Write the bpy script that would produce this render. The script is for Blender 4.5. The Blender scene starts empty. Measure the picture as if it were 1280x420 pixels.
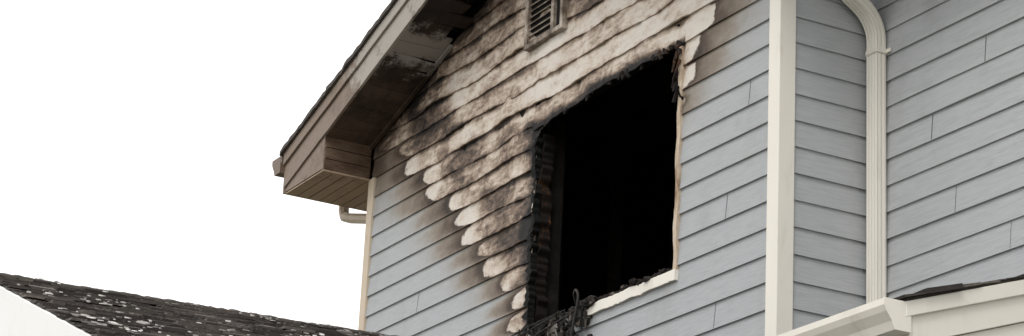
import bpy, bmesh, math, random
import numpy as np
from mathutils import Vector, Matrix, noise
random.seed(7)
S=bpy.context.scene
LAP=0.16

# ------------------------------------------------------------ helpers
class M:
    def __init__(s,name,rough=.7,spec=.3):
        s.m=bpy.data.materials.new(name); s.m.use_nodes=True
        s.nt=s.m.node_tree; s.b=s.nt.nodes['Principled BSDF']
        s.b.inputs['Roughness'].default_value=rough
        s.b.inputs['Specular IOR Level'].default_value=spec
        s.tc=s.nt.nodes.new('ShaderNodeTexCoord')
    def link(s,a,b): s.nt.links.new(a,b)
    def setv(s,inp,v):
        if isinstance(v,bpy.types.NodeSocket): s.link(v,inp)
        elif isinstance(v,(tuple,list)) and len(v)==3 and inp.type=='RGBA': inp.default_value=(*v,1)
        else: inp.default_value=v
    def noise(s,scale=5,detail=4,rough=.6,stretch=(1,1,1),off=(0,0,0),dist=0):
        mp=s.nt.nodes.new('ShaderNodeMapping'); mp.inputs['Scale'].default_value=stretch; mp.inputs['Location'].default_value=off
        s.link(s.tc.outputs['Object'],mp.inputs['Vector'])
        n=s.nt.nodes.new('ShaderNodeTexNoise'); n.inputs['Scale'].default_value=scale
        n.inputs['Detail'].default_value=detail; n.inputs['Roughness'].default_value=rough; n.inputs['Distortion'].default_value=dist
        s.link(mp.outputs[0],n.inputs['Vector']); return n.outputs['Fac']
    def math(s,op,a,b=0.0,clamp=False):
        n=s.nt.nodes.new('ShaderNodeMath'); n.operation=op; n.use_clamp=clamp
        s.setv(n.inputs[0],a); s.setv(n.inputs[1],b); return n.outputs[0]
    def cn(s,f,k):
        return s.math('MULTIPLY',s.math('SUBTRACT',f,.5),k)
    def mix(s,f,a,b,mode='MIX'):
        n=s.nt.nodes.new('ShaderNodeMix'); n.data_type='RGBA'; n.blend_type=mode
        s.setv(n.inputs[0],f); s.setv(n.inputs[6],a); s.setv(n.inputs[7],b); return n.outputs[2]
    def ramp(s,f,stops):
        n=s.nt.nodes.new('ShaderNodeValToRGB'); e=n.color_ramp.elements
        while len(e)<len(stops): e.new(0.5)
        for i,(p,c) in enumerate(stops):
            e[i].position=p; e[i].color=(*c,1) if isinstance(c,(tuple,list)) else (c,c,c,1)
        s.link(f,n.inputs[0]); return n.outputs[0]
    def step(s,f,a,b):
        n=s.nt.nodes.new('ShaderNodeMapRange'); n.interpolation_type='SMOOTHSTEP'
        s.link(f,n.inputs[0]); n.inputs[1].default_value=a; n.inputs[2].default_value=b; return n.outputs[0]
    def attr(s,name):
        n=s.nt.nodes.new('ShaderNodeAttribute'); n.attribute_name=name; return n.outputs['Fac']
    def island(s):
        return s.nt.nodes.new('ShaderNodeNewGeometry').outputs['Random Per Island']
    def xyz(s):
        n=s.nt.nodes.new('ShaderNodeSeparateXYZ'); s.link(s.tc.outputs['Object'],n.inputs[0]); return n.outputs
    def col(s,c): s.setv(s.b.inputs['Base Color'],c)
    def bump(s,h,dist=.003,strength=1):
        n=s.nt.nodes.new('ShaderNodeBump'); n.inputs['Distance'].default_value=dist; n.inputs['Strength'].default_value=strength
        s.link(h,n.inputs['Height']); s.link(n.outputs[0],s.b.inputs['Normal'])

def obj(name,verts,faces,mat,parent=None,fix=True,smooth=False):
    me=bpy.data.meshes.new(name); me.from_pydata([tuple(v) for v in verts],[],faces)
    if fix:
        bm=bmesh.new(); bm.from_mesh(me); bmesh.ops.recalc_face_normals(bm,faces=bm.faces); bm.to_mesh(me); bm.free()
    if smooth:
        for p in me.polygons: p.use_smooth=True
    me.materials.append(mat); o=bpy.data.objects.new(name,me); S.collection.objects.link(o)
    if parent: o.parent=parent
    return o
def boxdata(mn,mx):
    x0,y0,z0=mn; x1,y1,z1=mx
    v=[(x0,y0,z0),(x1,y0,z0),(x1,y1,z0),(x0,y1,z0),(x0,y0,z1),(x1,y0,z1),(x1,y1,z1),(x0,y1,z1)]
    f=[(0,3,2,1),(4,5,6,7),(0,1,5,4),(1,2,6,5),(2,3,7,6),(3,0,4,7)]
    return v,f
class Acc:
    def __init__(s): s.v=[]; s.f=[]
    def add(s,v,f):
        b=len(s.v); s.v+=list(v); s.f+=[tuple(i+b for i in q) for q in f]
    def box(s,mn,mx,jit=0,mat=None):
        v,f=boxdata(mn,mx)
        if jit: v=[tuple(c+random.uniform(-jit,jit) for c in p) for p in v]
        if mat: v=[tuple(mat@Vector(p)) for p in v]
        s.add(v,f)
    def make(s,name,mat,parent=None,**k): return obj(name,s.v,s.f,mat,parent,**k)
def bevel(o,w=.004,seg=2):
    m=o.modifiers.new('bev','BEVEL'); m.width=w; m.segments=seg; m.limit_method='ANGLE'; return o
def box(name,mn,mx,mat,parent=None,bw=0):
    o=obj(name,*boxdata(mn,mx),mat,parent)
    if bw: bevel(o,bw)
    return o
def prism(name,pts,axis,a0,a1,mat,parent=None,bw=0,cuts=1):
    n=len(pts); v=[]; f=[]
    for k in range(cuts+1):
        a=a0+(a1-a0)*k/cuts
        for p in pts:
            v.append({'x':(a,p[0],p[1]),'y':(p[0],a,p[1]),'z':(p[0],p[1],a)}[axis])
    for k in range(cuts):
        for i in range(n):
            j=(i+1)%n; f.append((k*n+i,k*n+j,(k+1)*n+j,(k+1)*n+i))
    f.append(tuple(range(n))); f.append(tuple(cuts*n+i for i in range(n)))
    o=obj(name,v,f,mat,parent)
    if bw: bevel(o,bw)
    return o
def empty(name):
    e=bpy.data.objects.new(name,None); S.collection.objects.link(e); return e
def curve(name,pts,r,mat,parent=None):
    c=bpy.data.curves.new(name,'CURVE'); c.dimensions='3D'; c.bevel_depth=r; c.bevel_resolution=2
    sp=c.splines.new('NURBS'); sp.points.add(len(pts)-1)
    for i,p in enumerate(pts): sp.points[i].co=(*p,1)
    sp.use_endpoint_u=True; sp.order_u=3
    c.materials.append(mat); o=bpy.data.objects.new(name,c); S.collection.objects.link(o)
    if parent: o.parent=parent
    return o
def nz(x,y=0,z=0): return noise.noise(Vector((x,y,z)))

# ------------------------------------------------------------ materials
def siding_mat(name,burn):
    m=M(name,.62,.25)
    big=m.noise(1.1,4,.55); fine=m.noise(4,6,.7,(1.5,1,26)); grain=m.noise(9,4,.7,(1,1,34))
    c=m.mix(big,(.43,.446,.459),(.48,.496,.507))
    c=m.mix(m.step(fine,.38,.72),c,(.378,.396,.410))
    dirt=m.noise(2.2,6,.7,(1,1,.5),(4,1,7))
    c=m.mix(m.math('MULTIPLY',m.step(dirt,.50,.85),.45),c,(.27,.265,.25))
    if burn:
        ns=m.noise(3.2,7,.7,(1,1,1.6)); nf=m.noise(24,6,.72); nm=m.noise(4.6,8,.74,(1,1,1.7),(3,0,1),.6); nl=m.noise(1.5,4,.55,(1,1,1.1),(9,0,2),.8)
        nw=m.noise(7,3,.6,(1,1,1),(5,5,5)); nst=m.noise(5,6,.7,(1,1,7),(1,8,3))
        at=m.attr('soot')
        soot=m.math('ADD',at,m.math('MULTIPLY',m.math('SUBTRACT',ns,.5),m.math('MULTIPLY',at,1.8)),True)
        sc=m.ramp(soot,[(0,(.40,.385,.355)),(.3,(.28,.24,.195)),(.6,(.125,.093,.07)),(.85,(.038,.028,.022)),(1,(.018,.015,.013))])
        c=m.mix(m.step(soot,.02,.36),c,sc)
        ins=m.math('ADD',m.attr('ins'),m.cn(nf,.08)); ins=m.math('ADD',ins,m.cn(nw,.20))
        v=m.math('ADD',m.attr('chr'),m.cn(nm,1.55))
        v=m.math('ADD',v,m.cn(nl,1.05))
        v=m.math('ADD',v,m.cn(nf,.6)); v=m.math('ADD',v,m.cn(nst,.6))
        bc=m.ramp(v,[(0,(.70,.65,.585)),(.2,(.62,.545,.465)),(.36,(.45,.365,.29)),(.52,(.25,.185,.14)),(.68,(.105,.076,.058)),(.88,(.032,.024,.02)),(1,(.012,.010,.010))])
        rim=m.math('MULTIPLY',m.step(ins,-.08,-.005),m.math('SUBTRACT',1,m.step(ins,.0,.025)))
        c=m.mix(m.step(ins,-.006,.008),c,bc)
        c=m.mix(m.math('MULTIPLY',rim,.7),c,(.07,.045,.031))
        h=m.math('ADD',grain,m.math('MULTIPLY',nf,m.math('MULTIPLY',m.step(ins,-.02,.02),1.5)))
        m.col(c); m.bump(h,.005,.8)
    else:
        m.col(c); m.bump(grain,.0035,.7)
    return m.m
SID=siding_mat('lap_siding',False); SIDB=siding_mat('lap_siding_burnt',True)

def paint(name,a,b,dirt=(.3,.27,.22),amt=.4,rough=.45):
    m=M(name,rough,.4)
    c=m.mix(m.noise(2,4),a,b)
    d=m.step(m.noise(5,7,.7,(1,1,.35)),.52,.8)
    c=m.mix(m.math('MULTIPLY',d,amt),c,dirt); m.col(c); m.bump(m.noise(40,3),.001,.3); return m.m
CREAM=paint('cream_vinyl',(.78,.745,.665),(.83,.795,.715),(.45,.40,.33),.45)
WHITE=paint('white_paint',(.78,.78,.76),(.84,.84,.82),amt=.2)
DIRTYCREAM=paint('smoked_vinyl',(.66,.58,.46),(.5,.40,.29),(.08,.055,.04),.8,.6)

def burnwood(name,stops,scale=3,stretch=(1,1,1),rough=.85,bd=.006,island=.15):
    m=M(name,rough,.2)
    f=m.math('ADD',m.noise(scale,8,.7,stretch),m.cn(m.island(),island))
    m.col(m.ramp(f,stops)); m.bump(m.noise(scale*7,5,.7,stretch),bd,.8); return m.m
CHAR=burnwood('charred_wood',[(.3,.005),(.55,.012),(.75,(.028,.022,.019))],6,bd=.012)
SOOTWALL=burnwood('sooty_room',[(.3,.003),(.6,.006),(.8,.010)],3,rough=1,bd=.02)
SOOTWOOD=burnwood('sooty_framing',[(.3,.006),(.55,(.018,.015,.013)),(.8,(.05,.04,.034))],5,rough=.8,bd=.01,island=.25)
CHARTAN=burnwood('charred_stud',[(.35,(.008,.007,.006)),(.58,(.018,.013,.011)),(.67,(.11,.05,.02)),(.76,(.3,.17,.08))],5,(1,1,.8))
JAMB=burnwood('scorched_jamb',[(.3,(.05,.035,.026)),(.40,(.30,.20,.13)),(.50,(.56,.46,.35)),(.72,(.74,.68,.58))],4,(1,1,.5))
DEB=burnwood('burnt_rubble',[(.35,(.012,.011,.010)),(.55,(.035,.03,.027)),(.66,(.12,.10,.085)),(.78,(.34,.29,.25))],9,bd=.01,island=.3)
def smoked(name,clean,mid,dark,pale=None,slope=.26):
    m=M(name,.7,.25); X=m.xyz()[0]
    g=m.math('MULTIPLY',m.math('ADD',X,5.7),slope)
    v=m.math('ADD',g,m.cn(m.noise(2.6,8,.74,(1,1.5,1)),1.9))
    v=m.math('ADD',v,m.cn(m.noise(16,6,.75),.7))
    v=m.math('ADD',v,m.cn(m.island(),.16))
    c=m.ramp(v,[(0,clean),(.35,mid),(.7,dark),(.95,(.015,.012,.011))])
    if pale:
        x0,wd,pc,th=pale
        d=m.math('ABSOLUTE',m.math('SUBTRACT',X,x0)); w=m.math('SUBTRACT',1,m.math('DIVIDE',d,wd),True)
        q=m.math('ADD',m.math('MULTIPLY',w,.42),m.noise(5,8,.8,(1,1,1),(2,2,2)))
        c=m.mix(m.math('MULTIPLY',m.step(q,th-.03,th+.12),.85),c,pc)
    m.col(c); m.bump(m.noise(30,5,.7),.005,.7); return m.m
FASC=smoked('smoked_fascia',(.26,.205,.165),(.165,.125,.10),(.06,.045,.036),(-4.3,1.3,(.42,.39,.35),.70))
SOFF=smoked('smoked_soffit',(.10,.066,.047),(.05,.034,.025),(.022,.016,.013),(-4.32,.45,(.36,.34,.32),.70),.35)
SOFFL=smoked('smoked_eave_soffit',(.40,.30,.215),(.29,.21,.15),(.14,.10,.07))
RETB=burnwood('return_board',[(.3,(.05,.03,.021)),(.5,(.12,.078,.052)),(.75,(.21,.15,.105))],3.5,(1,1,3),island=.1)

m=M('asphalt_shingle',.95,.15)
isl=m.island()
f=m.math('ADD',m.math('MULTIPLY',isl,.6),m.math('MULTIPLY',m.noise(30,6,.75),.6))
c=m.ramp(f,[(.15,(.03,.027,.025)),(.5,(.07,.062,.057)),(.8,(.13,.116,.104)),(1,(.24,.215,.19))])
ash=m.step(m.noise(3.3,8,.75,(1,1,1)),.52,.68); ashf=m.step(m.noise(60,4,.7),.48,.6)
c=m.mix(m.math('MULTIPLY',m.math('MULTIPLY',ash,ashf),.55),c,(.36,.34,.32)); m.col(c)
m.bump(m.noise(120,4,.8),.004,1); SHING=m.m
m=M('ash_flakes',.9,.1); m.col(m.ramp(m.island(),[(0,(.13,.12,.11)),(.6,(.34,.32,.30)),(1,(.74,.72,.69))])); FLAKE=m.m
m=M('dry_ground',.95,.1); m.col(m.ramp(m.noise(.8,8,.7),[(.3,(.09,.085,.06)),(.7,(.16,.15,.11))])); GRASS=m.m
m=M('concrete_drive',.9,.2); m.col(m.ramp(m.noise(1.5,8,.7),[(.3,(.25,.24,.22)),(.7,(.36,.35,.33))])); CONC=m.m
m=M('black_cable',.6,.3); m.col((.02,.018,.016)); CABLE=m.m
m=M('joint_shadow_gap',.8,.2); m.col((.13,.135,.14)); JOINT=m.m
m=M('vent_louvre',.6,.3); m.col(m.ramp(m.noise(6,7,.7),[(.35,(.07,.052,.04)),(.48,(.24,.19,.15)),(.62,(.50,.45,.38))])); VENT=m.m

# ------------------------------------------------------------ siding walls
ROOF0=7.79; PX=1/3; RX=-2.75
def zs(x): return ROOF0+(x+5.5)*PX if x<RX else ROOF0+(RX+5.5)*PX-(x-RX)*PX
HX0,HX1,HZ0,HZ1=-2.86,-1.05,5.72,7.20
FR=[0,.07,.2,.35,.5,.65,.75,.88,1.0]
def lap_wall(name,origin,axis,length,n0,n1,mat,parent,step=.5,clip=None,hole=None,burn=False):
    ax=Vector(axis); nrm=ax.cross(Vector((0,0,1)))
    o=Vector(origin)
    us=list(np.arange(0,length,step))+[length]
    if hole: us=sorted(set([round(u,5) for u in us]+[HX0-o.x,HX1-o.x]))
    V=[];F=[];A=[];B=[];C=[]
    nu=len(us)
    for n in range(n0,n1):
        rows=[(0,0.0),(0,.018)]+[(f,.018-.014*f) for f in FR[1:]]+[(1.14,.001)]
        base=len(V); jl=random.uniform(-.12,.10); jr=random.uniform(-.07,.07); jj=random.uniform(-.0015,.0015)
        tipL=random.uniform(.08,.34); tilt=random.uniform(-.16,.16); plen=random.uniform(.14,.55); pst=random.uniform(.14,.40)
        jc=random.uniform(-.16,.16); bw=random.uniform(.12,.3)
        for ri,(f,y) in enumerate(rows):
            for u in us:
                z=(n+f)*LAP; p=o+ax*u; x=p.x
                ff=min(f,1); zc=(n+.5)*LAP
                ins=-2;soot=0;ch=0
                if burn:
                    xl=np.interp(zc,[5.7,5.99,6.84,7.54,8.2,8.8],[-3.0,-3.12,-4.02,-5.04,-5.9,-6.5])+jl
                    xr=np.interp(zc,[6.4,6.85,7.0,7.2,7.6,8.2],[-1.07,-1.03,-.92,-.74,-.45,0.1])+jr
                    q=max(0,1-(2*ff-1)**2)
                    sh=tipL*(1-math.sqrt(q))+tilt*(ff-.5)
                    il=(x-xl)-sh; ir=(xr-x)-sh*.6
                    if zc<5.70: il=-.25-(5.7-zc)*.8-max(0,x+2.7)
                    if zc<6.8:
                        ir=-.5 if x>-1.1 else 1
                    ins=min(il,ir)
                    sw=np.interp(zc,[5.9,6.8],[.20,.40])
                    if x<HX0+.3: dl=max(0,-il); soot=max(soot,.82*math.exp(-(dl/sw)**1.1))
                    if zc>6.3 and x>HX1-.1: dr=max(0,x-xr); soot=max(soot,.76*math.exp(-dr/.36)*min(1,max(0,(zc-6.5)/.6)))
                    soot=max(soot,min(.62,max(0,(zc-7.15)/.8))*(1 if x<-2 else math.exp(-max(0,x-xr)/.7)))
                    if zc<5.75 and x>-2.7: soot=.35*math.exp(-abs(x+2.6)/.25)
                    ch=.32+jc*.6
                    if x<HX0 and 5.6<z<7.25: ch+=.95*math.exp(-(HX0-x+.03*nz(z*9,1,1))/(.09+.04*nz(z*3,4,4)))
                    ch+=.24*math.exp(-((il-plen-.33)/bw)**2)
                    ch+=.17*math.exp(-((x+3.35)/.38)**2)*(1 if z<7.3 else 0.3)
                    ch+=.62*max(0,1-abs(x+2.1)/.6)**.6*min(1,max(0,(z-7.78)/.1))
                    ch+=.35*math.exp(-max(0,zs(x)-z)/.14)
                    if x<-4.2: ch+=.20*min(1,(-4.2-x)/.5)*min(1,max(0,(z-7.2)/.3))
                    if z>=7.2 and -2.9<x: ch-=.20
                    elif z>=7.2 and x>-4.2: ch-=.08
                    if HX0-.06<x<HX1+.04 and z>7.12: ch+=.8*math.exp(-max(0,z-7.225)/(.035+.03*nz(x*3,8,8)))
                    if x>HX1-.02 and 6.2<z<7.2: ch+=.3*math.exp(-(x-HX1)/.06)
                    if il<plen : ch-=pst*(1-max(0,il)/plen)**.5*(1 if zc<7.6 else .3)
                    if ir<.3: ch-=.32*(1-max(0,ir)/.3)
                    ch+=.34*max(0,(ff-.78)/.22)+.18*max(0,(.12-ff)/.12)
                    w=min(1,max(0,ins/.4)) if ins>0 else 0
                    y2=y+w*.020*(nz(x*3.1,n*5.3,1))+w*.008*nz(x*11,n*3.3,4) if f<=1 else y
                    z+= w*.030*nz(x*1.7,n*2.7,5)+w*.007*nz(x*12,n*2.7,5)
                    if hole and HX0-.05<x<HX1+.02 and n in (44,45):
                        k=1 if n==45 else ff
                        z+= k*(.035*nz(x*2.3,7,3)+.014*nz(x*9,1,1)-.05*math.exp(-max(0,x-HX0)/.3))
                        y2+=k*.012*nz(x*4,3,9) if f<=1 else 0
                    pp=p+nrm*y2
                else: pp=p+nrm*(y+jj+.0012*nz(u*.9,n*3.1,o.y))
                if not burn: z+=.003*nz(u*.8,n*1.9,o.x+2)
                if clip: z=min(z,clip(x)+.03)
                V.append((pp.x,pp.y,z)); A.append(ins);B.append(soot);C.append(ch)
        for ri in range(len(rows)-1):
            for k in range(nu-1):
                a=base+ri*nu+k; quad=(a,a+1,a+nu+1,a+nu)
                zz=sum(V[i][2] for i in quad)/4; xx=sum(V[i][0] for i in quad)/4
                if clip and zz>clip(xx)+.028: continue
                if hole:
                    zt=HZ1+.03-.09*math.exp(-(xx-HX0)/.09)
                    rag=.045*nz(zz*7,1,1)+.03*nz(zz*19,3,1)
                    zr=(n+rows[ri][0])*LAP; zr2=(n+rows[ri+1][0])*LAP; zm=(zr+zr2)/2
                    if n<45 and zm>HZ0+.0 and HX0+rag<xx<HX1 and zm<zt: continue
                F.append(quad)
    ob=obj(name,V,F,mat,parent,fix=False)
    if burn:
        for nm,arr in (('ins',A),('soot',B),('chr',C)):
            at=ob.data.attributes.new(nm,'FLOAT','POINT'); at.data.foreach_set('value',np.array(arr,dtype=np.float32))
    return ob

house=empty('burnt_house')
lap_wall('gable_wall_siding',(-5.49,0,0),(1,0,0),5.49,30,56,SIDB,house,step=.02,clip=zs,hole=True,burn=True)
lap_wall('gable_wall_lower_siding',(-5.49,0,0),(1,0,0),5.49,0,30,SID,house,step=.6)
lap_wall('return_wall_siding',(0,0,0),(0,1,0),.66,0,50,SID,house,step=.11)
lap_wall('wing_wall_siding',(0,.66,0),(1,0,0),7.0,0,50,SID,house,step=.25)
lap_wall('side_wall_siding',(-5.49,6,0),(0,-1,0),6.0,0,50,SID,house,step=1)
# board butt joints
a=Acc()
for (x,n,yb) in ((-.52,37,0),(-.30,41,0),(-4.55,39,0),(-.62,33,0),(.75,36,.66),(1.02,41,.66),(.55,39,.66),(1.2,34,.66)):
    z=n*LAP
    a.add([(x,yb-.0195,z+.002),(x+.004,yb-.0195,z+.002),(x+.004,yb-.0065,z+LAP-.006),(x,yb-.0065,z+LAP-.006),
           (x,yb-.010,z+.002),(x+.004,yb-.010,z+.002),(x+.004,yb-.001,z+LAP-.006),(x,yb-.001,z+LAP-.006)],
          [(0,1,2,3),(4,7,6,5),(0,4,5,1),(1,5,6,2),(2,6,7,3),(3,7,4,0)])
a.make('siding_joints',JOINT,house)
a=Acc()
a.box((-5.48,.006,0),(HX0-.02,.11,7.75)); a.box((HX1+.012,.006,0),(-.006,.11,7.75))
a.box((HX0-.02,.006,0),(HX1+.012,.11,HZ0-.06))
a.make('wall_sheathing',CHAR,house)
prism('gable_sheathing',[(-5.48,7.751),(HX0-.02,7.751),(HX0-.02,7.25),(HX1+.012,7.25),(HX1+.012,7.751),(-.01,7.751),(-.01,7.79),(RX,8.70)],'y',.007,.10,CHAR,house)
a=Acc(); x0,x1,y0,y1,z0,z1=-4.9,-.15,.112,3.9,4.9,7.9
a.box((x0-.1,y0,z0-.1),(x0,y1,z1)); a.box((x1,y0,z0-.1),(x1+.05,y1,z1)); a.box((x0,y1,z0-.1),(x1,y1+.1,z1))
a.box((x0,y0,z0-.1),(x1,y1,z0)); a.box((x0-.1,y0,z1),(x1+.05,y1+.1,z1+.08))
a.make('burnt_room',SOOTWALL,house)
a=Acc()
for i in range(4): a.box((-4.0+i*.1,.75+.45*i,4.95),(-3.95+i*.1,.84+.45*i,7.8),.012)
for i in range(7): a.box((-4.6,.5+i*.5,7.68),(-.4,.54+i*.5,7.86),.012)
a.box((-2.95,.14,5.3),(-2.90,.23,7.3),.008)
a.make('charred_framing',SOOTWOOD,house)

win=empty('burnt_window_frame')
win.parent=house
def wavybar(name,p0,p1,w,d,mat,parent,seg=40,amp=.006,seed=0,fray=0):
    p0=Vector(p0);p1=Vector(p1);dr=(p1-p0).normalized()
    side=Vector((1,0,0)) if abs(dr.z)>.5 else Vector((0,0,1)); back=Vector((0,1,0))
    V=[];F=[]
    for i in range(seg+1):
        t=i/seg; p=p0.lerp(p1,t); a1=amp*nz(t*9,seed,1)+amp*.6*nz(t*31,seed,2)
        q=p+side*a1+back*amp*nz(t*7,seed,5)
        e=amp*.8*nz(t*40,seed,9); fr=fray*nz(t*33,seed,19)
        for s,b in ((-.5,0),(.5,0),(.5,1),(-.5,1)): V.append(q+side*(s*w+(e if s>0 else fr))+back*b*d)
    for i in range(seg):
        for k in range(4):
            j=(k+1)%4; F.append((i*4+k,i*4+j,i*4+4+j,i*4+4+k))
    F.append((0,1,2,3)); F.append(tuple(seg*4+k for k in range(4)))
    return obj(name,V,F,mat,parent)
wavybar('jamb',(HX1+.006,-.030,5.70),(HX1+.006,-.026,7.17),.036,.12,JAMB,win,amp=.008,seed=3)
wavybar('jamb_inner',(HX1-.024,-.004,5.72),(HX1-.024,.0,7.15),.022,.12,CHARTAN,win,amp=.014,seed=8)
wavybar('sill',(-2.06,-.036,5.700),(HX1+.024,-.036,5.700),.066,.13,CREAM,win,amp=.006,seed=5,fray=.006)
wavybar('sill_track',(-2.15,-.012,5.752),(HX1-.01,-.012,5.752),.030,.10,CHARTAN,win,seg=80,amp=.016,seed=6,fray=.02)
wavybar('left_jamb',(HX0-.012,-.026,5.60),(HX0-.004,-.02,7.10),.04,.05,CHAR,win,seg=120,amp=.035,seed=9,fray=.07)
wavybar('left_stud',(HX0-.005,.03,5.60),(HX0+.002,.03,7.14),.035,.08,CHARTAN,win,seg=120,amp=.03,seed=14,fray=.03)
a=Acc()
for k in range(10):
    x=HX1+random.uniform(-.045,.035); z=7.16-random.uniform(0,.26); L=random.uniform(.04,.15)
    rot=Matrix.Translation((x,-.035,z))@Matrix.Rotation(random.uniform(-.6,.6),4,'Y')@Matrix.Rotation(random.uniform(-.4,.4),4,'X')
    a.box((-.008,-.006,-L),(.008,.006,0),.005,rot)
for k in range(26):
    x=random.uniform(HX0+.03,HX1-.02); z=7.215-.05*math.exp(-(x-HX0)/.3)+.035*nz(x*2.3,7,3); L=random.uniform(.015,.05)
    rot=Matrix.Translation((x,-.012,z))@Matrix.Rotation(random.uniform(-1.2,1.2),4,'Y')
    a.box((-.012,-.006,-L),(.012,.006,.015),.006,rot)
a.make('curled_strips',CHARTAN,win)

vent=empty('gable_vent'); vent.parent=house
vx0,vx1,vz0,vz1=-3.05,-2.52,7.79,8.42
a=Acc()
a.box((vx0,-.050,vz0),(vx0+.04,.0,vz1)); a.box((vx1-.035,-.050,vz0),(vx1,.0,vz1))
a.box((vx0+.04,-.050,vz0),(vx1-.035,0,vz0+.035)); a.box((vx0+.04,-.050,vz1-.035),(vx1-.035,0,vz1))
a.box((vx0+.36,-.046,vz0+.036),(vx0+.40,-.002,vz1-.036))
bevel(a.make('vent_frame',VENT,vent),.004)
a=Acc()
for i in range(12):
    z=vz0+.05+i*.046; xa,xb=vx0+.041,vx0+.359; dz=random.uniform(-.008,.004)
    a.add([(xa,-.04,z),(xb,-.04,z+dz),(xb,-.004,z+.035),(xa,-.004,z+.035),
           (xa,-.036,z-.006),(xb,-.036,z-.006+dz),(xb,0,z+.029),(xa,0,z+.029)],
          [(0,1,2,3),(4,7,6,5),(0,4,5,1),(1,5,6,2),(2,6,7,3),(3,7,4,0)])
a.make('louvres',VENT,vent)
box('vent_back',(vx0+.03,-.020,vz0+.03),(vx1-.03,-.006,vz1-.03),CHAR,vent)

def post(name,pts,z0,z1,mat):
    return prism(name,pts,'z',z0,z1,mat,house,.004)
post('corner_post',[(-.080,-.032),(.032,-.032),(.032,.080),(.010,.080),(.010,-.008),(-.080,-.008)],0,7.6,CREAM)
post('corner_post_far',[(-5.52,-.030),(-5.425,-.030),(-5.425,-.004),(-5.496,-.004),(-5.496,.07),(-5.52,.07)],0,7.52,DIRTYCREAM)

# ------------------------------------------------------------ roof of the gable
OV=.43; EX=-6.2
def rake(name,x0,x1,lo,hi,y0,y1,mat,seg=60,amp=.003):
    V=[];F=[]
    for i in range(seg+1):
        x=x0+(x1-x0)*i/seg; q=amp*nz(x*2.5,lo,1); r=amp*nz(x*6,hi,7)
        V+=[(x,y0+q,zs(x)+lo+r),(x,y0+q,zs(x)+hi),(x,y1,zs(x)+hi),(x,y1,zs(x)+lo+r)]
    for i in range(seg):
        for k in range(4): j=(k+1)%4; F.append((i*4+k,i*4+j,i*4+4+j,i*4+4+k))
    F+=[(0,1,2,3),tuple(seg*4+k for k in range(4))]
    return obj(name,V,F,mat,house)
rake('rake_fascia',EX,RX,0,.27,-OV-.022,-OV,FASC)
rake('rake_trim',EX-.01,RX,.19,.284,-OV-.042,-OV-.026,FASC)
rake('rake_fascia_right',RX,.7,0,.27,-OV-.022,-OV,FASC)
def slab(name,x0,x1,y0,y1,mat,parent,t=.035,lift=.288):
    V=[];F=[];n=90
    for j,yy in enumerate((y0,y1)):
        for i in range(n+1):
            x=x0+(x1-x0)*i/n; z=zs(x)+lift
            r=(.014*nz(x*9,3,j)+.008*nz(x*31,1,j)) if j==0 else 0
            V.append((x,yy+r,z+(.006*nz(x*17,2,2) if j==0 else 0))); V.append((x,yy+r,z+t+.009*nz(x*12,5,2)))
    m_=2*(n+1)
    for i in range(n):
        a_=2*i; F+= [(a_,a_+2,a_+3,a_+1),(m_+a_,m_+a_+1,m_+a_+3,m_+a_+2),(a_,m_+a_,m_+a_+2,a_+2),(a_+1,a_+3,m_+a_+3,m_+a_+1)]
    F+=[(0,1,m_+1,m_),(2*n,m_+2*n,m_+2*n+1,2*n+1)]
    return obj(name,V,F,mat,parent)
slab('roof_shingles',EX-.05,RX,-OV-.065,6,SHING,house)
slab('roof_shingles_right',RX,.75,-OV-.065,6,SHING,house)
a=Acc(); x=-5.5
while x<.68:
    w=.135
    if not(-3.86<x<-3.42 or -3.2<x<-2.9):
        z=zs(x); z2=zs(x+w-.006); j=random.uniform(-.004,.004)-(.03*random.random() if x>-4.7 else 0)
        j2=random.uniform(-.004,.004); ya=-OV; yb=-.02
        if -4.4<x<-3.2: yb=-.02-random.random()*.12
        a.add([(x,ya,z+j),(x+w-.006,ya,z2+j2),(x+w-.006,yb,z2+j),(x,yb,z+j2),(x,ya,z+j+.012),(x+w-.006,ya,z2+j2+.012),(x+w-.006,yb,z2+j+.012),(x,yb,z+j2+.012)],
          [(0,3,2,1),(4,5,6,7),(0,1,5,4),(1,2,6,5),(2,3,7,6),(3,0,4,7)])
    x+=w
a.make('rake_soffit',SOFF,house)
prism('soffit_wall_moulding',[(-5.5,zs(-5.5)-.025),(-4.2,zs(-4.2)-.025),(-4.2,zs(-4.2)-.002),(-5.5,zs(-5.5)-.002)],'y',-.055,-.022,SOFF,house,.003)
a=Acc()
for x in np.arange(-5.4,.6,.4):
    a.add(*boxdata((x,-OV+.002,zs(x)+.10),(x+.04,0,zs(x)+.24)))
a.make('lookout_rafters',CHAR,house)
prism('attic_infill',[(-5.48,zs(-5.48)+.035),(RX,zs(RX)+.035),(-.02,zs(-.02)+.035),(-.02,zs(-.02)+.2),(RX,zs(RX)+.2),(-5.48,zs(-5.48)+.2)],'y',.02,.10,CHAR,house)
EZ=7.52
a=Acc()
for k in range(3):
    z0=EZ+.004+k*.092; a.box((-5.515,-OV+.003,z0),(-5.497,-.034,min(z0+.086,zs(-5.5)+.0)),.0012)
a.make('cornice_return_side',RETB,house)
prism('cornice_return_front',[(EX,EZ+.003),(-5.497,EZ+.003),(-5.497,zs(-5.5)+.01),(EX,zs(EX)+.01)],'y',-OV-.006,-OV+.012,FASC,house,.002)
a=Acc()
y=-OV
while y<6:
    a.box((EX,y,EZ-.012),(-5.522,y+.090,EZ),.0014); y+=.099
a.make('eave_soffit',SOFFL,house)
a=Acc(); a.box((-5.5215,-OV,EZ-.011),(-5.498,-.032,EZ+.003)); a.make('cornice_return_sill',SOFFL,house)
box('eave_fascia',(EX-.022,-OV-.02,EZ-.01),(EX,6,zs(EX)+.26),FASC,house)

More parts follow.
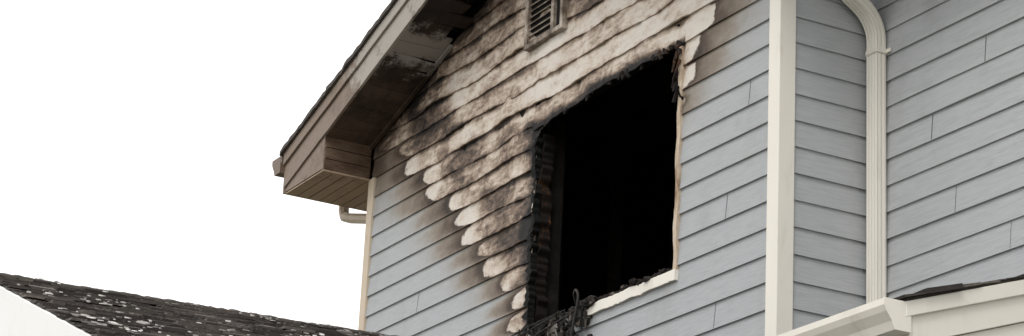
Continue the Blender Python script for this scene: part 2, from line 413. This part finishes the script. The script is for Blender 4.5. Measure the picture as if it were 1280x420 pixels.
def gutter(name,base,dirv,L,w,h,mat,along):
    e=empty(name); base=Vector(base); d=Vector(dirv); al=Vector(along)
    pts=[(0,0),(0,-h),(w*.62,-h),(w*.72,-h*.72),(w*.92,-h*.42),(w,-h*.22),(w,0),(w*.9,0),(w*.9,-.012),
         (w-.006,-.012),(w-.006,-h*.22),(w*.9,-h*.38),(w*.68,-h*.7),(w*.6,-h+.005),(.004,-h+.005),(.004,0)]
    V=[];F=[];n=len(pts)
    for s in (0,1):
        for p in pts: V.append(base+d*p[0]+Vector((0,0,p[1]))+al*(L*s))
    for i in range(n):
        j=(i+1)%n; F.append((i,j,n+j,n+i))
    obj('trough',V,F,mat,e)
    cap=[(0,.0),(0,-h),(w*.62,-h),(w*.72,-h*.72),(w*.92,-h*.42),(w,-h*.22),(w,0)]
    for s in (0,1):
        V=[base+d*p[0]*1.02+Vector((0,0,p[1]*1.02+.002))+al*(L*s+(.0015 if s else -.0095)+q) for q in (0,.008) for p in cap]
        k=len(cap); F=[tuple(range(k)),tuple(range(k,2*k))]+[(i,(i+1)%k,k+(i+1)%k,k+i) for i in range(k)]
        bevel(obj('end_cap',V,F,mat,e),.002)
    return e
BROWN=paint('brown_gutter',(.12,.08,.056),(.18,.125,.09),(.04,.03,.025),.6,.5)
gutter('rain_gutter',(EX-.023,-OV-.05,zs(EX)+.265),(-1,0,0),6.3,.17,.14,BROWN,(0,1,0))

porch=empty('porch_roof')
GX=2.2; GY=-.80; GZ=4.66; PS=1/3
gutter('rain_gutter',(.5,GY,GZ),(0,-1,0),GX-.5,.15,.14,CREAM,(1,0,0))
def pz(y): return GZ+.015+(y-GY)*PS
prism('fascia',[(GY+.001,GZ-.16),(GY+.02,GZ-.16),(GY+.02,GZ+.01),(GY+.001,GZ+.005)],'x',.5,GX-.01,CREAM,porch)
prism('rake_board',[(GY+.021,pz(GY)-.20),(.65,pz(.65)-.20),(.65,pz(.65)-.005),(GY+.021,pz(GY+.02)-.005)],'x',GX-.04,GX-.01,CREAM,porch,.003)
prism('rake_cap',[(GY-.03,pz(GY)-.085),(.65,pz(.65)-.075),(.65,pz(.65)-.002),(GY-.03,pz(GY-.03)-.002)],'x',GX-.0095,GX+.012,CREAM,porch,.003)
prism('rake_bead',[(GY+.021,pz(GY)-.33),(.65,pz(.65)-.33),(.65,pz(.65)-.203),(GY+.021,pz(GY)-.203)],'x',GX-.07,GX-.03,CREAM,porch,.003)
prism('roof_deck',[(GY-.02,pz(GY-.02)),(.655,pz(.655)),(.655,pz(.655)+.012),(GY-.02,pz(GY-.02)+.012)],'x',.5,GX+.0,SHING,porch)
a=Acc(); y=GY-.045
sl=math.atan(PS)
while y<.64:
    x=.5
    while x<GX+.0:
        w=random.choice([.15,.2,.25,.3]); x2=min(x+w,GX+.02+random.uniform(-.012,.028))
        mt=Matrix.Translation((0,y+random.uniform(-.01,.01),pz(y)+.014))@Matrix.Rotation(sl-.03,4,'X')
        a.box((x,0,0),(x2-.004,.22,.007+random.random()*.012),.004,mt); x+=w
    y+=.12
a.make('shingles',SHING,porch)
box('soffit',(.5,GY+.022,GZ-.155),(GX-.045,.64,GZ-.145),CREAM,porch)
lap_wall('porch_wall',(.75,-.45,0),(1,0,0),1.2,0,28,SID,porch,step=.4)
lap_wall('porch_side_wall',(1.95,-.45,0),(0,1,0),1.1,0,28,SID,porch,step=.4)

prism('wing_roof',[(.15,7.58),(5,9.2),(5,9.26),(.15,7.64)],'x',.76,7.4,SHING,house)
box('wing_soffit',(.76,.15,7.52),(7.4,.64,7.535),CREAM,house)
box('wing_fascia',(.76,.12,7.51),(7.4,.149,7.66),CREAM,house)
box('wing_end_wall',(6.9,.7,0),(6.98,6,7.52),SID,house)

# ------------------------------------------------------------ downspouts
def sweep(name,path,w,d,mat,parent):
    prof=[]; nfr=7
    for i in range(nfr+1):
        t=i/nfr; r=.004 if (i%2) else 0
        prof.append((-w/2+w*t,-d/2+r))
    for i in range(1,6):
        t=i/5; r=.004 if (i%2) else 0
        prof.append((w/2-r,-d/2+d*t))
    prof+= [(-w/2,d/2)]
    V=[];F=[];n=len(prof); P=[Vector(p) for p in path]
    for i,p in enumerate(P):
        t=(P[min(i+1,len(P)-1)]-P[max(i-1,0)]).normalized()
        nx=Vector((1,0,0)); ny=t.cross(nx).normalized()
        if ny.dot(Vector((0,1,0)))<0: ny=-ny
        for a_,b_ in prof: V.append(p+nx*a_+ny*b_)
    for i in range(len(P)-1):
        for k in range(n):
            j=(k+1)%n; F.append((i*n+k,i*n+j,(i+1)*n+j,(i+1)*n+k))
    F.append(tuple(range(n))); F.append(tuple((len(P)-1)*n+k for k in range(n)))
    return obj(name,V,F,mat,parent)
ds=empty('downspout')
px_,py_=.108,.598
path=[(px_,py_,.2),(px_,py_,3),(px_,py_,5.5),(px_,py_,6.93)]
R=.24; TA=math.radians(58)
for i in range(0,11):
    t=TA*i/10; path.append((px_,py_-R+R*math.cos(t),6.97+R*math.sin(t)))
ly,lz=path[-1][1],path[-1][2]; dy,dz=-math.sin(TA),math.cos(TA)
ly+=dy*.22; lz+=dz*.22; path.append((px_,ly,lz))
for i in range(1,8):
    t=TA*(1-i/7); path.append((px_,ly-.14*(math.cos(t)-math.cos(TA)),lz+.14*(math.sin(TA)-math.sin(t))))
path.append((px_,path[-1][1],7.56))
sweep('pipe',path,.095,.072,CREAM,ds)
for z in (6.90,5.25,3.0):
    a=Acc(); a.box((px_-.054,py_-.041,z-.016),(px_+.054,py_+.06,z+.016)); a.box((px_+.054,py_+.028,z-.012),(px_+.09,py_+.04,z+.012)); bevel(a.make('strap',CREAM,ds),.003)
ds2=empty('downspout')
def tube(name,pts,w,mat,parent):
    V=[];F=[];P=[Vector(p) for p in pts]
    for i,p in enumerate(P):
        t=(P[min(i+1,len(P)-1)]-P[max(i-1,0)]).normalized(); u=Vector((0,1,0)); v=t.cross(u).normalized()
        for k in range(8):
            an=math.pi/4*k+math.pi/8; V.append(p+u*w*math.cos(an)*.5+v*w*math.sin(an)*.5)
    for i in range(len(P)-1):
        for k in range(8):
            j=(k+1)%8; F.append((i*8+k,i*8+j,i*8+8+j,i*8+8+k))
    F.append(tuple(range(8))); F.append(tuple((len(P)-1)*8+k for k in range(8)))
    return obj(name,V,F,mat,parent)
tube('pipe',[(-6.29,.12,7.70),(-6.29,.12,7.50),(-6.26,.12,7.44),(-6.15,.12,7.40),(-5.7,.12,7.28),(-5.6,.12,7.22),(-5.57,.12,7.12),(-5.57,.12,.2)],.085,DIRTYCREAM,ds2)

# ------------------------------------------------------------ garage wing with low shingle roof
gar=empty('garage')
ROT=-.085; pv=Vector((-2.9,-.03,0))
GM=Matrix.Translation(pv)@Matrix.Rotation(ROT,4,'Z')@Matrix.Translation(-pv)
gar.matrix_world=GM
gs=.348; gx=-2.9; gz=5.585; gy0=-3.62; gy1=-.03
def gzf(x): return gz-gs*abs(x-gx)
prism('roof_deck',[(-7.2,gzf(-7.2)-.03),(gx,gz-.03),(1.7,gzf(1.7)-.03),(1.7,gzf(1.7)-.10),(gx,gz-.11),(-7.2,gzf(-7.2)-.10)],'y',gy0+.02,gy1,CHAR,gar)
for s,nm in ((1,'shingles'),(-1,'shingles_back')):
    a=Acc(); ang=math.atan(gs); L=(4.6 if s>0 else 4.3)*math.sqrt(1+gs*gs)
    d=.12
    while d<L:
        y=gy0-.02-random.random()*.15
        while y<gy1:
            w=random.choice([.08,.12,.16,.2,.26]); ya=max(y,gy0-.02+random.uniform(-.012,.012)); yb=min(y+w-.007,gy1)
            y+=w
            if yb-ya<.02 or random.random()<.03: continue
            th=.007+random.random()*.011; lift=.002+random.random()*.008
            if random.random()<.07 and d>.4: lift+=.014
            dl=d+random.uniform(-.018,.018); up=max(.005,dl-.15)
            und=.010*nz(y*1.1,d*1.3,4)*min(1,d/.5)
            pts=[]
            for (u,h) in ((up,0),(dl+.0,lift),(dl,lift+th),(up,.006)):
                for yy in (ya,yb):
                    hh=h+und+random.uniform(-.003,.003)
                    pts.append((gx+s*(u*math.cos(ang)+hh*math.sin(ang)),yy+random.uniform(-.004,.004),gz-.03-u*math.sin(ang)+hh*math.cos(ang)))
            a.add(pts,[(0,1,3,2),(2,3,5,4),(4,5,7,6),(6,7,1,0),(0,2,4,6),(1,7,5,3)])
        d+=.092
    a.make(nm,SHING,gar)
V=[];F=[];n=220
for i in range(n+1):
    y=gy0-.02+(gy1-gy0+.03)*i/n; stp=.008*((y*7.3)%1); b=.008*nz(y*2.1,2,2)+.007*nz(y*17,6,2)-stp*.6
    for q,h in ((-.15,-.072),(-.15,-.058),(-.03,-.012),(.03,-.012),(.15,-.050),(.15,-.066)):
        V.append((gx+q,y,gz+h+b+.005*nz(y*23,q*9,5)))
for i in range(n):
    for k in range(5): F.append((i*6+k,i*6+k+1,i*6+7+k,i*6+6+k))
obj('ridge_caps',V,F,SHING,gar)
for s in (1,-1):
    xe=1.7 if s>0 else -7.2
    prism('rake_board',[(gx,gz-.03),(xe,gzf(xe)-.03),(xe,gzf(xe)-.30),(gx,gz-.30)],'y',gy0-.040,gy0-.016,WHITE,gar,.003)
lap_wall('garage_front_siding',(-6.8,-3.4,0),(1,0,0),8.1,0,34,SID,gar,step=.8,clip=lambda x:gzf(x)-.15)
lap_wall('garage_side_siding',(1.3,-3.4,0),(0,1,0),3.2,0,25,SID,gar,step=.8)
box('garage_door',(-5.2,-3.45,.02),(-.2,-3.42,2.3),WHITE,gar)
a=Acc()
for i in range(4):
    for k in range(8): a.box((-5.1+k*.62,-3.462,.1+i*.56),(-4.6+k*.62,-3.451,.54+i*.56))
bevel(a.make('door_panels',WHITE,gar),.006)

a=Acc()
cl=[(random.uniform(-2.85,.9),random.uniform(-3.6,-.1),random.uniform(.2,1)) for _ in range(85)]
for cx,cy,den in cl:
    for k in range(int(random.randint(3,18)*den)):
        x=cx+random.gauss(0,.20); y=cy+random.gauss(0,.10)
        if x<gx+.05 or y<gy0 or y>gy1: continue
        z=gzf(x)+.000+random.random()*.007; r=random.uniform(.004,.014)*(1.9 if random.random()<.10 else 1)
        n=random.randint(5,7); th=random.uniform(.002,.007); tilt=random.uniform(-.3,.3)
        ring=[(x+r*random.uniform(.5,1.1)*math.cos(2*math.pi*i/n),y+1.7*r*random.uniform(.5,1.1)*math.sin(2*math.pi*i/n)) for i in range(n)]
        lo=[(p[0],p[1],z-gs*(p[0]-x)+tilt*(p[0]-x)) for p in ring]; hi=[(p[0],p[1],p[2]+th) for p in lo]
        a.add(lo+hi,[tuple(range(n))[::-1],tuple(range(n,2*n))]+[(i,(i+1)%n,n+(i+1)%n,n+i) for i in range(n)])
fl=a.make('ash_debris',FLAKE); fl.matrix_world=GM

def lumps(name,spec,mat,parent=None):
    bm=bmesh.new()
    for (c,r,sq) in spec:
        ret=bmesh.ops.create_icosphere(bm,subdivisions=3,radius=1)
        sd=random.random()*50
        for v in ret['verts']:
            p=v.co.copy(); k=1+.55*nz(p.x*1.7+sd,p.y*1.7,p.z*1.7)+.4*nz(p.x*5+sd,p.y*5,p.z*5)
            v.co=Vector(c)+Vector((p.x*sq[0],p.y*sq[1],p.z*sq[2]))*r*k
    me=bpy.data.meshes.new(name); bm.to_mesh(me); bm.free(); me.materials.append(mat)
    o=bpy.data.objects.new(name,me); S.collection.objects.link(o)
    if parent:o.parent=parent
    return o
deb=empty('charred_debris')
sp=[]
for k in range(70):
    x=random.uniform(-2.84,-1.12)
    big=1 if x<-2.0 else .55
    sp.append(((x,random.uniform(-.045,.09),5.745+random.uniform(-.012,.02)),random.uniform(.014,.045)*big,(1.6,1,.8)))
for k in range(44):
    sp.append(((random.uniform(-2.88,-2.02),random.uniform(-.07,-.02),5.70-random.random()*.2),random.uniform(.012,.04),(1.3,.6,1.2)))
lumps('char_lumps',sp,DEB,deb)
a=Acc()
for k in range(50):
    x=random.uniform(-2.9,-2.0); L=random.uniform(.03,.17)
    rot=Matrix.Translation((x,random.uniform(-.08,-.02),5.70+random.uniform(-.08,.05)))@Matrix.Rotation(random.uniform(-1.4,1.4),4,'Y')@Matrix.Rotation(random.uniform(-.6,.6),4,'X')
    a.box((-.005,-.004,-L),(.006,.004,.02),.003,rot)
a.make('splinters',DEB,deb)
cab=empty('burnt_cable')
curve('strand_1',[(-2.22,.02,5.72),(-2.21,-.05,5.83),(-2.12,-.08,5.86),(-2.06,-.09,5.78),(-2.12,-.09,5.62),(-2.16,-.1,5.40)],.009,CABLE,cab)
curve('strand_2',[(-2.4,-.04,5.76),(-2.9,-.12,5.66),(-3.3,-.2,5.58),(-3.7,-.3,5.52),(-4.1,-.5,5.36)],.005,CABLE,cab)
curve('strand_3',[(-2.3,-.05,5.76),(-2.8,-.15,5.70),(-3.1,-.2,5.58),(-3.5,-.3,5.56),(-3.9,-.4,5.44)],.004,CABLE,cab)
curve('strand_4',[(-2.6,.05,5.72),(-2.62,-.08,5.70),(-2.66,-.1,5.5),(-2.5,-.12,5.3)],.007,CABLE,cab)
curve('strand_5',[(-2.2,-.03,5.74),(-2.35,-.11,5.66),(-2.6,-.13,5.62),(-2.85,-.14,5.5)],.006,CABLE,cab)

V=[(-400,-400,0),(400,-400,0),(400,400,0),(-400,400,0)]
obj('ground',V,[(0,1,2,3)],GRASS,fix=False)
obj('driveway',[(-5.6,-40,.004),(.2,-40,.004),(.2,-3.9,.004),(-5.6,-3.9,.004)],[(0,1,2,3)],CONC,fix=False)

# ------------------------------------------------------------ light
w=bpy.data.worlds.new('World'); S.world=w; w.use_nodes=True; nt=w.node_tree
bg=nt.nodes['Background']; sky=nt.nodes.new('ShaderNodeTexSky'); sky.sky_type='NISHITA'; sky.sun_disc=False
el,az=math.radians(48),math.radians(140)
sky.sun_elevation=el; sky.sun_rotation=az; sky.air_density=1; sky.dust_density=4
vm=nt.nodes.new('ShaderNodeMix'); vm.data_type='RGBA'; vm.inputs[0].default_value=.96
nt.links.new(sky.outputs[0],vm.inputs[6]); vm.inputs[7].default_value=(10.85,10.8,10.75,1)
nt.links.new(vm.outputs[2],bg.inputs[0]); bg.inputs[1].default_value=.14
sd=bpy.data.lights.new('Sun','SUN'); sd.energy=.95; sd.angle=math.radians(20); sd.color=(1,.97,.93)
so=bpy.data.objects.new('sun',sd); S.collection.objects.link(so)
dirv=Vector((math.sin(az)*math.cos(el),math.cos(az)*math.cos(el),math.sin(el)))
so.rotation_euler=dirv.to_track_quat('Z','Y').to_euler()

# ------------------------------------------------------------ camera
f=3000.0
Zc=Vector((450,-8710,3000)).normalized()
Xc=Vector((.4841,-.2625,-.8347)); Xc=(Xc-Zc*Xc.dot(Zc)).normalized(); Yc=Zc.cross(Xc)
Rw=Vector((Xc.x,Yc.x,Zc.x)); Dw=Vector((Xc.y,Yc.y,Zc.y)); Fw=Vector((Xc.z,Yc.z,Zc.z))
loc=Vector((10.605,-7.36,1.6))
mw=Matrix((( Rw.x,-Dw.x,-Fw.x,loc.x),(Rw.y,-Dw.y,-Fw.y,loc.y),(Rw.z,-Dw.z,-Fw.z,loc.z),(0,0,0,1)))
cd=bpy.data.cameras.new('Camera'); co=bpy.data.objects.new('Camera',cd); S.collection.objects.link(co)
co.matrix_world=mw; cd.sensor_width=36; cd.lens=f/1280*36; cd.clip_start=.1; cd.clip_end=2000
S.camera=co
S.view_settings.view_transform='Standard'; S.view_settings.look='None'; S.view_settings.exposure=0
